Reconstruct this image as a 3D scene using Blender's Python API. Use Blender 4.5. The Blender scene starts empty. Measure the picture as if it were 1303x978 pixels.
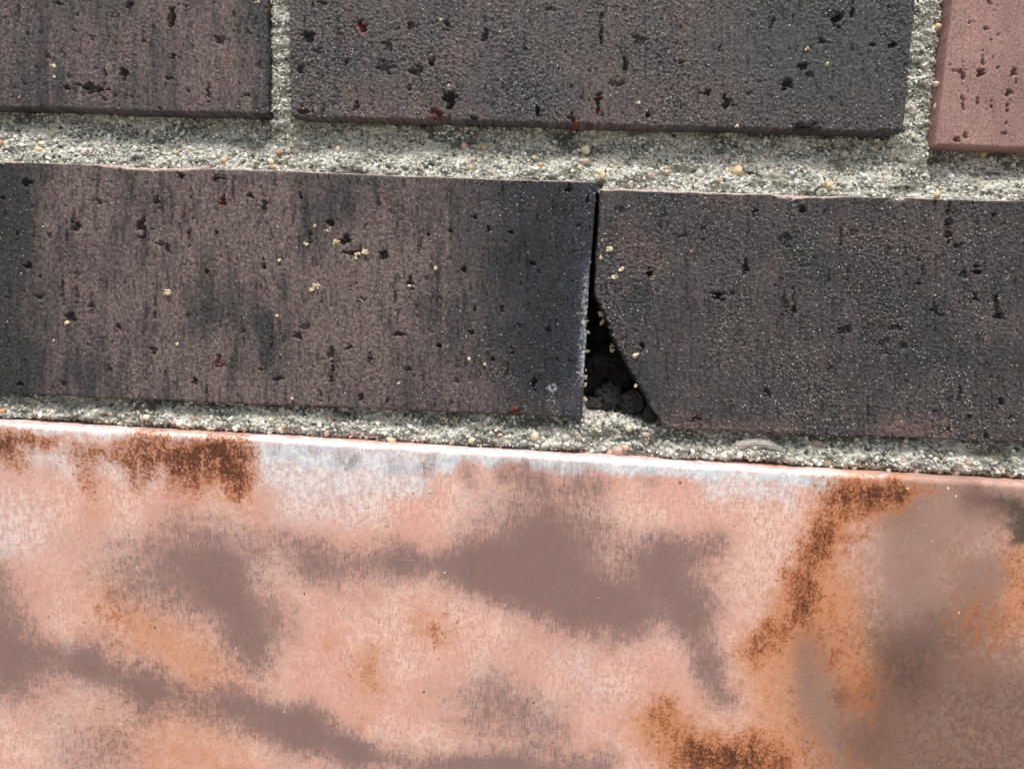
import bpy, math, random
import numpy as np
from mathutils import Matrix, Vector

R = math.radians
scene = bpy.context.scene
C = scene.collection

# ------------------------------------------------------------------ camera
PITCH, YAW, ROLL, DIST = R(7.5), R(1.6), R(2.2), 0.224
PW, PH = 1303.0, 978.0                      # survey frame in which positions on the wall were noted
LENS = 26.0
FPX = PW * LENS / 36.0
rot = Matrix.Rotation(YAW, 3, 'Z') @ Matrix.Rotation(math.pi / 2 - PITCH, 3, 'X') @ Matrix.Rotation(ROLL, 3, 'Z')
view = rot @ Vector((0, 0, -1))
cam_pos = -view * DIST
cam_data = bpy.data.cameras.new('camera')
cam_data.lens = LENS
cam_data.sensor_width = 36.0
cam_data.clip_start = 0.005
cam_data.clip_end = 2000.0
cam = bpy.data.objects.new('camera', cam_data)
cam.matrix_world = Matrix.Translation(cam_pos) @ rot.to_4x4()
C.objects.link(cam)
scene.camera = cam

# ------------------------------------------------------------------ sky, sun, exposure
SUN_EL, SUN_AZ = R(69), R(-8)               # overcast: high soft sun in front of the wall
world = bpy.data.worlds.new('World')
scene.world = world
world.use_nodes = True
wn, wl = world.node_tree.nodes, world.node_tree.links
bg = wn['Background']
sky = wn.new('ShaderNodeTexSky')
sky.sky_type = 'NISHITA'
sky.sun_disc = False
sky.sun_elevation = SUN_EL
sky.sun_rotation = math.pi + SUN_AZ
sky.air_density = 1.0
sky.dust_density = 4.0
hsv = wn.new('ShaderNodeHueSaturation')     # cloud cover greys the blue of the sky
hsv.inputs['Saturation'].default_value = 0.30
wl.new(sky.outputs[0], hsv.inputs['Color'])
wl.new(hsv.outputs[0], bg.inputs[0])
bg.inputs[1].default_value = 0.065
sun_data = bpy.data.lights.new('sun', 'SUN')
sun_data.energy = 1.5
sun_data.angle = R(18)
sun_data.color = (1.0, 0.965, 0.92)
sun = bpy.data.objects.new('sun', sun_data)
sdir = Vector((math.sin(SUN_AZ) * math.cos(SUN_EL), -math.cos(SUN_AZ) * math.cos(SUN_EL), math.sin(SUN_EL)))
sun.rotation_euler = sdir.to_track_quat('Z', 'Y').to_euler()
sun.location = (0, -2, 3)
C.objects.link(sun)
vs = scene.view_settings
vs.view_transform = 'Standard'
vs.look = 'None'
vs.gamma = 1.0
vs.use_curve_mapping = False
vs.exposure = 1.38

# ------------------------------------------------------------------ helpers
ROT = np.array(rot)
CP = np.array(cam_pos)


def on_wall(px, py, depth=0.0):
    """survey position -> metres on the vertical plane y = depth"""
    px, py = np.asarray(px, float), np.asarray(py, float)
    d = np.stack([(px - PW / 2) / FPX, -(py - PH / 2) / FPX, -np.ones_like(px)], -1) @ ROT.T
    t = (depth - CP[1]) / d[..., 1]
    return CP + d * t[..., None]


def to_survey(p):
    q = (p - CP) @ ROT
    return PW / 2 + FPX * q[..., 0] / -q[..., 2], PH / 2 - FPX * q[..., 1] / -q[..., 2]


def _hash(ix, iy, seed):
    h = (ix.astype(np.uint32) * np.uint32(374761393) + iy.astype(np.uint32) * np.uint32(668265263)
         + np.uint32((seed * 974711) & 0xffffffff))
    h = (h ^ (h >> np.uint32(13))) * np.uint32(1274126177)
    h = h ^ (h >> np.uint32(16))
    return h


def perlin(x, y, seed=0):
    x = np.asarray(x, float); y = np.asarray(y, float)
    x, y = np.broadcast_arrays(x, y)
    x0 = np.floor(x).astype(np.int64); y0 = np.floor(y).astype(np.int64)
    fx, fy = x - x0, y - y0
    u = fx * fx * fx * (fx * (fx * 6 - 15) + 10); v = fy * fy * fy * (fy * (fy * 6 - 15) + 10)

    def g(i, j):
        a = _hash(x0 + i, y0 + j, seed).astype(np.float64) * (2 * math.pi / 4294967296.0)
        return np.cos(a) * (fx - i) + np.sin(a) * (fy - j)
    a = g(0, 0) * (1 - u) + g(1, 0) * u
    b = g(0, 1) * (1 - u) + g(1, 1) * u
    return (a * (1 - v) + b * v) * 1.5


def fbm(x, y, seed=0, octv=3, gain=0.5):
    s, a, tot = 0.0, 1.0, 0.0
    for o in range(octv):
        s = s + a * perlin(np.asarray(x) * 2 ** o, np.asarray(y) * 2 ** o, seed + 17 * o)
        tot += a
        a *= gain
    return s / tot


def sstep(a, b, x):
    t = np.clip((x - a) / (b - a), 0, 1)
    return t * t * (3 - 2 * t)


def capsule(px, py, pts, r0, r1=None):
    """1 inside a fat polyline, falling softly to 0 at its radius"""
    r1 = r1 or r0
    best = np.zeros_like(px)
    if len(pts) == 1:
        pts = pts * 2
    n = len(pts) - 1
    for i in range(n):
        (ax, ay), (bx, by) = pts[i], pts[i + 1]
        dx, dy = bx - ax, by - ay
        L = dx * dx + dy * dy
        t = np.clip(((px - ax) * dx + (py - ay) * dy) / L, 0, 1) if L > 0 else np.zeros_like(px)
        d = np.hypot(px - ax - t * dx, py - ay - t * dy)
        r = r0 + (r1 - r0) * (i + t) / n
        best = np.maximum(best, 1 - d / r)
    return np.clip(best, 0, 1)


def axis(lo, hi, dlo, dhi, step, coarse):
    """sample positions: dense inside [dlo, dhi], coarse outside"""
    out = []
    a, b = max(lo, dlo), min(hi, dhi)
    if b <= a:
        n = max(2, int((hi - lo) / coarse) + 1)
        return np.linspace(lo, hi, n)
    if lo < a:
        out.append(np.linspace(lo, a, max(2, int((a - lo) / coarse) + 1))[:-1])
    out.append(np.linspace(a, b, max(3, int((b - a) / step) + 1)))
    if hi > b:
        out.append(np.linspace(b, hi, max(2, int((hi - b) / coarse) + 1))[1:])
    return np.concatenate(out)


def mesh_obj(name, verts, quads, mat, parent=None, col=None, attrs=None, tris=None, smooth=True):
    me = bpy.data.meshes.new(name)
    nv = len(verts)
    nq = 0 if quads is None else len(quads)
    nt = 0 if tris is None else len(tris)
    me.vertices.add(nv)
    me.vertices.foreach_set('co', np.asarray(verts, np.float32).ravel())
    loops = []
    if nq: loops.append(np.asarray(quads, np.int32).ravel())
    if nt: loops.append(np.asarray(tris, np.int32).ravel())
    loops = np.concatenate(loops)
    me.loops.add(len(loops))
    me.loops.foreach_set('vertex_index', loops)
    me.polygons.add(nq + nt)
    starts = np.concatenate([np.arange(nq) * 4, nq * 4 + np.arange(nt) * 3]).astype(np.int32)
    me.polygons.foreach_set('loop_start', starts)
    me.polygons.foreach_set('use_smooth', np.full(nq + nt, smooth))
    if col is not None:
        a = me.attributes.new('tint', 'FLOAT_COLOR', 'POINT')
        c4 = np.ones((nv, 4), np.float32); c4[:, :3] = col
        a.data.foreach_set('color', c4.ravel())
    for k, v in (attrs or {}).items():
        a = me.attributes.new(k, 'FLOAT', 'POINT')
        a.data.foreach_set('value', np.asarray(v, np.float32).ravel())
    me.update()
    me.validate()
    o = bpy.data.objects.new(name, me)
    C.objects.link(o)
    if mat: me.materials.append(mat)
    if parent: o.parent = parent
    return o


def grid_quads(nr, nc):
    i = np.arange(nr * nc).reshape(nr, nc)
    return np.stack([i[:-1, :-1], i[1:, :-1], i[1:, 1:], i[:-1, 1:]], -1).reshape(-1, 4)


def slab(P, back):
    """front grid P (nr, nc, 3) closed with side walls and a back at y = back"""
    nr, nc, _ = P.shape
    idx = np.arange(nr * nc).reshape(nr, nc)
    ring = np.concatenate([idx[0, :-1], idx[:-1, -1], idx[-1, :0:-1], idx[:0:-1, 0]])
    V = P.reshape(-1, 3)
    B = V[ring].copy(); B[:, 1] = back
    n0 = len(V); k = len(ring)
    j = np.arange(k); j2 = (j + 1) % k
    side = np.stack([ring[j], ring[j2], n0 + j2, n0 + j], -1)
    V = np.concatenate([V, B, B.mean(0)[None]])
    tris = np.stack([n0 + j, n0 + j2, np.full(k, n0 + k)], -1)
    return V, np.concatenate([grid_quads(nr, nc), side]), tris, ring


rng = np.random.default_rng(7)


def lin(r, g, b):
    f = lambda c: (c / 255 / 12.92) if c / 255 <= 0.04045 else ((c / 255 + 0.055) / 1.055) ** 2.4
    return np.array([f(r), f(g), f(b)])


# icosahedron and octahedron for grains
_t = (1 + 5 ** 0.5) / 2
ICO_V = np.array([(-1, _t, 0), (1, _t, 0), (-1, -_t, 0), (1, -_t, 0), (0, -1, _t), (0, 1, _t), (0, -1, -_t), (0, 1, -_t),
                  (_t, 0, -1), (_t, 0, 1), (-_t, 0, -1), (-_t, 0, 1)]) / math.hypot(1, _t)
ICO_F = np.array([(0, 11, 5), (0, 5, 1), (0, 1, 7), (0, 7, 10), (0, 10, 11), (1, 5, 9), (5, 11, 4), (11, 10, 2), (10, 7, 6),
                  (7, 1, 8), (3, 9, 4), (3, 4, 2), (3, 2, 6), (3, 6, 8), (3, 8, 9), (4, 9, 5), (2, 4, 11), (6, 2, 10), (8, 6, 7), (9, 8, 1)])
OCT_V = np.array([(1, 0, 0), (-1, 0, 0), (0, 1, 0), (0, -1, 0), (0, 0, 1), (0, 0, -1)], float)
OCT_F = np.array([(0, 2, 4), (2, 1, 4), (1, 3, 4), (3, 0, 4), (2, 0, 5), (1, 2, 5), (3, 1, 5), (0, 3, 5)])


def rand_rot(n):
    q = rng.normal(size=(n, 4)); q /= np.linalg.norm(q, axis=1)[:, None]
    w, x, y, z = q.T
    return np.stack([1 - 2 * (y * y + z * z), 2 * (x * y - z * w), 2 * (x * z + y * w),
                     2 * (x * y + z * w), 1 - 2 * (x * x + z * z), 2 * (y * z - x * w),
                     2 * (x * z - y * w), 2 * (y * z + x * w), 1 - 2 * (x * x + y * y)], -1).reshape(n, 3, 3)


def grains(name, pos, rad, col, mat, parent, ico=True, flat=0.35, smooth=False):
    """many loose grains as one mesh"""
    BV, BF = (ICO_V, ICO_F) if ico else (OCT_V, OCT_F)
    n = len(pos)
    sc = rad[:, None] * (1 + flat * (rng.random((n, 3)) * 2 - 1))
    jit = 1 + 0.22 * (rng.random((n, len(BV), 1)) * 2 - 1)
    v = (BV[None] * jit * sc[:, None, :]) @ rand_rot(n).transpose(0, 2, 1) + pos[:, None, :]
    f = BF[None] + (np.arange(n) * len(BV))[:, None, None]
    o = mesh_obj(name, v.reshape(-1, 3), None, mat, parent, col=np.repeat(col, len(BV), 0), tris=f.reshape(-1, 3), smooth=smooth)
    o['kind'] = 'stuff'
    return o


# ------------------------------------------------------------------ materials
def new_mat(name):
    m = bpy.data.materials.new(name)
    m.use_nodes = True
    nt = m.node_tree
    return m, nt.nodes, nt.links, nt.nodes['Principled BSDF']


def tinted(name, rough=0.8, spec=0.35, scale=2500.0, lo=0.75, hi=1.25, bump=0.00008, stretch=1.0, rvar=0.15):
    m, n, l, b = new_mat(name)
    at = n.new('ShaderNodeAttribute'); at.attribute_name = 'tint'
    tc = n.new('ShaderNodeTexCoord')
    mp = n.new('ShaderNodeMapping'); mp.inputs['Scale'].default_value = (1, 1, stretch)
    l.new(tc.outputs['Object'], mp.inputs['Vector'])
    nz = n.new('ShaderNodeTexNoise'); nz.inputs['Scale'].default_value = scale
    nz.inputs['Detail'].default_value = 4; nz.inputs['Roughness'].default_value = 0.65
    l.new(mp.outputs[0], nz.inputs['Vector'])
    mr = n.new('ShaderNodeMapRange')
    mr.inputs['From Min'].default_value = 0.3; mr.inputs['From Max'].default_value = 0.7
    mr.inputs['To Min'].default_value = lo; mr.inputs['To Max'].default_value = hi
    l.new(nz.outputs['Fac'], mr.inputs['Value'])
    mx = n.new('ShaderNodeVectorMath'); mx.operation = 'SCALE'
    l.new(at.outputs['Color'], mx.inputs[0]); l.new(mr.outputs[0], mx.inputs['Scale'])
    l.new(mx.outputs[0], b.inputs['Base Color'])
    rr = n.new('ShaderNodeMapRange')
    rr.inputs['To Min'].default_value = rough - rvar; rr.inputs['To Max'].default_value = rough + rvar
    l.new(nz.outputs['Fac'], rr.inputs['Value']); l.new(rr.outputs[0], b.inputs['Roughness'])
    b.inputs['Specular IOR Level'].default_value = spec
    bp = n.new('ShaderNodeBump'); bp.inputs['Distance'].default_value = bump; bp.inputs['Strength'].default_value = 1.0
    l.new(nz.outputs['Fac'], bp.inputs['Height']); l.new(bp.outputs[0], b.inputs['Normal'])
    return m


M_BRICK = tinted('fired_brick', 0.66, 0.26, 2300, 0.5, 1.55, 0.00018, 0.75)
M_MORTAR = tinted('cement_mortar', 0.92, 0.2, 2200, 0.6, 1.35, 0.00015)
M_GRAIN = tinted('sand_grain', 0.55, 0.5, 1800, 0.8, 1.2, 0.00003)
M_CORE = None
m, n, l, b = new_mat('rough_backing')
nz = n.new('ShaderNodeTexNoise'); nz.inputs['Scale'].default_value = 60; nz.inputs['Detail'].default_value = 6
cr = n.new('ShaderNodeValToRGB')
cr.color_ramp.elements[0].color = (0.10, 0.085, 0.075, 1); cr.color_ramp.elements[1].color = (0.26, 0.23, 0.21, 1)
l.new(nz.outputs['Fac'], cr.inputs[0]); l.new(cr.outputs[0], b.inputs['Base Color']); b.inputs['Roughness'].default_value = 0.95
M_CORE = m
m, n, l, b = new_mat('dark_mortar')  # near-black mortar colour for the lumps in the gap
nz = n.new('ShaderNodeTexNoise'); nz.inputs['Scale'].default_value = 5; nz.inputs['Detail'].default_value = 8; nz.inputs['Roughness'].default_value = 0.8
tcd = n.new('ShaderNodeTexCoord'); l.new(tcd.outputs['Object'], nz.inputs['Vector'])
cr = n.new('ShaderNodeValToRGB')
cr.color_ramp.elements[0].position = 0.35; cr.color_ramp.elements[1].position = 0.7
cr.color_ramp.elements[0].color = (0.020, 0.018, 0.016, 1); cr.color_ramp.elements[1].color = (0.12, 0.107, 0.095, 1)
l.new(nz.outputs['Fac'], cr.inputs[0]); l.new(cr.outputs[0], b.inputs['Base Color']); b.inputs['Roughness'].default_value = 0.95
bp = n.new('ShaderNodeBump'); bp.inputs['Distance'].default_value = 0.0006; l.new(nz.outputs['Fac'], bp.inputs['Height']); l.new(bp.outputs[0], b.inputs['Normal'])
M_DARK = m
m, n, l, b = new_mat('paving')
nz = n.new('ShaderNodeTexNoise'); nz.inputs['Scale'].default_value = 30; nz.inputs['Detail'].default_value = 8
cr = n.new('ShaderNodeValToRGB')
cr.color_ramp.elements[0].color = (0.17, 0.16, 0.145, 1); cr.color_ramp.elements[1].color = (0.30, 0.28, 0.25, 1)
l.new(nz.outputs['Fac'], cr.inputs[0]); l.new(cr.outputs[0], b.inputs['Base Color']); b.inputs['Roughness'].default_value = 0.9
M_GROUND = m

# ------------------------------------------------------------------ ground
GZ = -0.95
g = 600.0
gy = np.linspace(-g, 40, 3); gx = np.linspace(-g, g, 3)
GP = np.stack([np.broadcast_to(gx[None], (3, 3)), np.broadcast_to(gy[::-1, None], (3, 3)), np.full((3, 3), GZ)], -1)
ground = mesh_obj('ground', GP.reshape(-1, 3), grid_quads(3, 3), M_GROUND, smooth=False)
ground['kind'] = 'structure'

# ------------------------------------------------------------------ brick wall
wall = bpy.data.objects.new('brick_wall', None)
wall.location = (0, 0.05, GZ)
C.objects.link(wall)
wall['label'] = 'weathered dark brick wall with recessed sandy mortar joints above the copper sheet'
wall['category'] = 'brick wall'
wall['kind'] = 'thing'
WALL_INV = Matrix.Translation((0, -0.05, -GZ))


def child(o, parent=None):
    if o.parent is wall:
        o.matrix_parent_inverse = WALL_INV
    return o


MAUVE = np.array([0.138, 0.103, 0.095])
GREY = np.array([0.043, 0.040, 0.041])
BLUE = np.array([0.022, 0.024, 0.032])
BROWN = np.array([0.072, 0.058, 0.056])
PINK = np.array([0.30, 0.178, 0.158])
RED = np.array([0.15, 0.058, 0.042])
PALE = np.array([0.52, 0.40, 0.36])
EDGE_D = 0.00024                             # about one survey unit in metres
MM = 0.001

# pits noted on the faces: x, y, half width, half height, depth mm
PITS = [
    # upper left brick
    (219, 23, 5, 11, 4), (278, 51, 9, 5, 3), (220, 72, 4, 4, 2), (115, 111, 9, 6, 4), (127, 114, 9, 4, 4), (133, 95, 4, 14, 3),
    (158, 94, 5, 8, 3), (85, 110, 5, 7, 3), (265, 115, 3, 12, 4), (239, 117, 3, 4, 2), (215, 100, 4, 3, 2), (315, 121, 4, 3, 3),
    (165, 6, 5, 4, 3), (117, 48, 4, 4, 2), (72, 5, 7, 3, 2), (34, 43, 3, 3, 2), (183, 52, 3, 3, 1.5), (133, 125, 5, 4, 3), (317, 42, 3, 4, 2), (100, 108, 6, 2, 3), (60, 70, 3, 6, 1.5),
    # upper middle brick
    (394, 46, 9, 8, 3), (405, 65, 6, 5, 2), (383, 88, 8, 6, 3), (387, 141, 7, 6, 4), (460, 34, 9, 8, 3), (569, 30, 6, 8, 4), (525, 33, 7, 4, 2),
    (618, 45, 6, 12, 3), (490, 85, 11, 10, 2), (530, 90, 8, 8, 3), (550, 80, 6, 5, 3), (520, 110, 4, 4, 3), (573, 124, 8, 16, 4), (454, 135, 6, 7, 3),
    (556, 145, 8, 8, 3), (602, 150, 5, 4, 3), (684, 138, 4, 9, 3), (727, 149, 6, 7, 4), (762, 125, 5, 6, 3), (761, 142, 4, 9, 3), (825, 147, 5, 4, 3),
    (815, 50, 9, 7, 2), (795, 85, 6, 14, 3), (784, 106, 10, 7, 2), (765, 40, 2.5, 24, 2), (700, 12, 7, 4, 2), (668, 60, 2, 24, 1.2), (495, 60, 6, 9, 2),
    (1066, 24, 9, 9, 4), (1045, 52, 6, 4, 3), (1023, 84, 6, 5, 3), (1030, 95, 7, 4, 2), (1001, 108, 8, 8, 4), (926, 130, 7, 8, 4), (1026, 162, 16, 8, 5),
    (1135, 57, 6, 5, 4), (900, 118, 4, 5, 3), (954, 119, 5, 3, 2), (1085, 12, 4, 10, 3), (983, 30, 3, 16, 2), (1110, 57, 4, 3, 2), (1060, 128, 4, 3, 2),
    (410, 4, 6, 3, 2), (640, 110, 3, 8, 1.5), (867, 80, 4, 4, 2), (720, 70, 3, 4, 2), (1153, 80, 5, 6, 3), (440, 80, 3, 4, 2),
    # pink brick
    (1250, 92, 8, 5, 3), (1251, 75, 2.5, 10, 3), (1226, 95, 3, 13, 3), (1222, 90, 7, 3, 2), (1290, 92, 5, 5, 3), (1284, 117, 6, 8, 4), (1226, 130, 3, 11, 3),
    (1218, 178, 5, 5, 3), (1229, 171, 4, 5, 3), (1244, 128, 2.5, 5, 3), (1262, 131, 2.5, 6, 3), (1235, 28, 4, 3, 2), (1282, 136, 2.5, 6, 3), (1293, 103, 3, 5, 2),
    (1281, 157, 3, 4, 2), (1278, 170, 4, 3, 2), (1254, 36, 4, 3, 1.5), (1259, 3, 4, 3, 2), (1270, 86, 2, 3, 2),
    # long left brick
    (34, 233, 6, 6, 3), (230, 223, 5, 5, 3), (278, 227, 9, 5, 3), (181, 290, 6, 13, 4), (200, 257, 6, 7, 3), (213, 316, 5, 9, 3), (97, 288, 5, 6, 3),
    (85, 295, 3, 28, 2), (318, 249, 6, 4, 3), (337, 263, 4, 10, 3), (382, 250, 3, 7, 3), (125, 257, 9, 4, 3), (282, 257, 5, 6, 2.5), (275, 297, 3, 5, 3),
    (3, 253, 4, 4, 3), (419, 284, 7, 4, 4), (395, 298, 2.5, 14, 2.5), (380, 305, 2, 9, 2), (36, 338, 5, 4, 3), (52, 351, 3, 4, 3), (80, 368, 2.5, 30, 2), (98, 372, 3, 30, 2),
    (116, 390, 6, 7, 2.5), (50, 378, 7, 7, 2), (90, 402, 7, 6, 3), (150, 417, 5, 7, 4), (197, 388, 2.5, 20, 2.5), (195, 447, 4, 6, 3), (263, 343, 4, 6, 3),
    (279, 460, 8, 10, 4), (247, 484, 4, 5, 3), (263, 498, 1.8, 16, 3), (335, 335, 3, 9, 3), (388, 416, 5, 4, 2.5), (380, 428, 7, 5, 3), (421, 448, 6, 10, 4),
    (423, 470, 3, 16, 2.5), (354, 482, 8, 4, 3), (25, 488, 4, 4, 3), (80, 488, 4, 4, 3), (440, 305, 8, 8, 4), (448, 322, 11, 5, 4), (488, 325, 4, 8, 3.5),
    (522, 358, 6, 8, 3.5), (503, 370, 2, 26, 2), (506, 400, 2, 24, 2.5), (505, 425, 9, 4, 3), (470, 455, 4.5, 9, 3), (459, 506, 4, 6, 3), (492, 508, 2.2, 9, 3),
    (605, 394, 2.5, 8, 3), (638, 395, 3, 7, 2.5), (590, 343, 4, 6, 2.5), (677, 336, 5, 5, 3), (600, 423, 4, 3, 2.5), (627, 458, 3, 4, 3), (652, 445, 3, 4, 2.5),
    (680, 487, 4, 9, 3.5), (655, 525, 8, 5, 3), (581, 484, 3, 4, 2.5), (558, 440, 4, 3, 2), (697, 420, 5, 4, 2), (725, 239, 5, 6, 3.5), (671, 233, 5, 3, 3),
    (602, 276, 4, 3, 2.5), (650, 296, 5, 4, 3), (622, 292, 3, 7, 2.5), (748, 253, 3, 8, 3), (573, 293, 3, 4, 2.5), (205, 310, 6, 3, 2.5), (460, 382, 5, 3, 2),
    (443, 442, 5, 4, 3), (240, 300, 3, 18, 1.5), (345, 300, 2.5, 14, 2), (545, 300, 3, 4, 2), (530, 395, 2, 18, 1.5), (22, 300, 3, 6, 2), (140, 470, 3, 7, 2), (210, 478, 2, 10, 1.5),
    (310, 420, 3, 6, 2), (290, 395, 2, 14, 1.5), (345, 440, 2.5, 12, 1.5), (408, 505, 3, 8, 2), (575, 512, 3, 7, 2), (520, 470, 3, 5, 2), (330, 470, 3, 4, 2),
    # broken right brick
    (827, 347, 4, 7, 4), (790, 268, 6, 5, 1.5), (1021, 267, 6, 8, 3.5), (949, 341, 4.5, 9, 4), (914, 377, 9, 6, 4), (932, 372, 4, 6, 3), (1011, 395, 4, 6, 3),
    (1188, 393, 6, 9, 3), (1244, 343, 8, 6, 3.5), (1268, 388, 3, 22, 3), (1272, 402, 8, 6, 3), (1168, 361, 5, 2.5, 2.5), (1076, 420, 9, 6, 2), (976, 500, 5, 7, 3),
    (885, 533, 6, 5, 3), (1222, 505, 2.5, 14, 2.5), (1274, 510, 5, 7, 3.5), (1253, 553, 5, 6, 4), (1208, 547, 3, 4, 3), (1105, 522, 1.8, 26, 2), (817, 440, 4, 9, 2.5),
    (1000, 305, 8, 10, 1.8), (1070, 303, 3, 18, 2), (1085, 295, 7, 5, 1.8), (1208, 285, 5, 22, 2.2), (1220, 313, 7, 6, 3), (1138, 418, 12, 8, 1.6), (1125, 440, 7, 12, 1.6),
    (1150, 440, 6, 8, 1.4), (1195, 400, 6, 5, 2), (1080, 350, 3, 12, 1.8), (1055, 355, 2, 20, 1.5), (1240, 380, 7, 6, 2.5), (1225, 350, 7, 5, 2), (870, 300, 6, 4, 1.5), (845, 275, 7, 5, 1.5), (960, 270, 4, 5, 1.6),
    (1288, 530, 6, 7, 2.5), (1235, 530, 4, 6, 2), (1010, 380, 2, 14, 1.5), (1130, 320, 2, 12, 1.5), (980, 440, 2, 16, 1.2), (1190, 260, 2.5, 12, 2), (1265, 275, 4, 6, 2.5),
]
PITS = np.array(PITS, float)
RED_PITS = [(460, 34, 9), (556, 145, 9), (762, 125, 6), (761, 140, 5), (655, 525, 8), (279, 460, 7), (733, 158, 5), (290, 75, 4), (282, 257, 6), (243, 437, 3)]


def pits_height(px, py, box, extra, seed):
    """negative relief (mm) of the noted pits inside box plus `extra` small random ones"""
    h = np.zeros_like(px)
    rg = np.random.default_rng(seed)
    x0, y0, x1, y1 = box
    sel = PITS[(PITS[:, 0] > x0 - 5) & (PITS[:, 0] < x1 + 5) & (PITS[:, 1] > y0 - 8) & (PITS[:, 1] < y1 + 8)]
    ex = []
    for _ in range(extra):
        w = 0.8 + 2.6 * rg.random() ** 4
        ex.append((rg.uniform(x0, x1), rg.uniform(y0, y1), w, w * (0.9 + 3.4 * rg.random() ** 2), 0.6 + 1.8 * rg.random()))
    allp = np.concatenate([sel, np.array(ex).reshape(-1, 5)])
    xs, ys = px[0], py[:, 0]
    for k, (cx, cy, rw, rh, dep) in enumerate(allp):
        m = (np.abs(px - cx) < rw * 2.2 + 3) & (np.abs(py - cy) < rh * 2.2 + 3)
        if not m.any():
            continue
        x, y = px[m] - cx, py[m] - cy
        s = 1.0 if k >= len(sel) else 1.0
        wob = 0.02 + 0.8 * perlin(px[m] / (rw * 0.8 + 2), py[m] / (rh * 0.5 + 2), seed + k) + 0.45 * perlin(px[m] / 3.3, py[m] / 3.3, seed + k + 900)
        taper = np.clip(0.72 + 0.42 * y / rh, 0.25, 1.25) if (rh > rw * 1.15 and k % 3) else 1.0
        d = np.sqrt((x / (rw * taper)) ** 2 + (y / rh) ** 2) + wob
        edge = (0.45, 0.75, 0.95)[k % 3] if rw > 3 else 0.9
        dep = dep * (1.0, 0.75, 0.9, 0.65)[(k * 7) % 4]
        p = sstep(1.05, 1.05 - edge, d)
        rag = 0.75 + 0.5 * perlin(px[m] / 2.6, py[m] / 2.6, seed + 31)
        h[m] = np.minimum(h[m], -dep * p * rag * (0.85 if k < len(sel) else 0.45))
    return h


def interp(pts, x):
    p = np.array(pts, float)
    return np.interp(x, p[:, 0], p[:, 1])


FX0, FX1, FY0, FY1 = -14, 1317, -12, 990
STEP = 1.12


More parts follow.
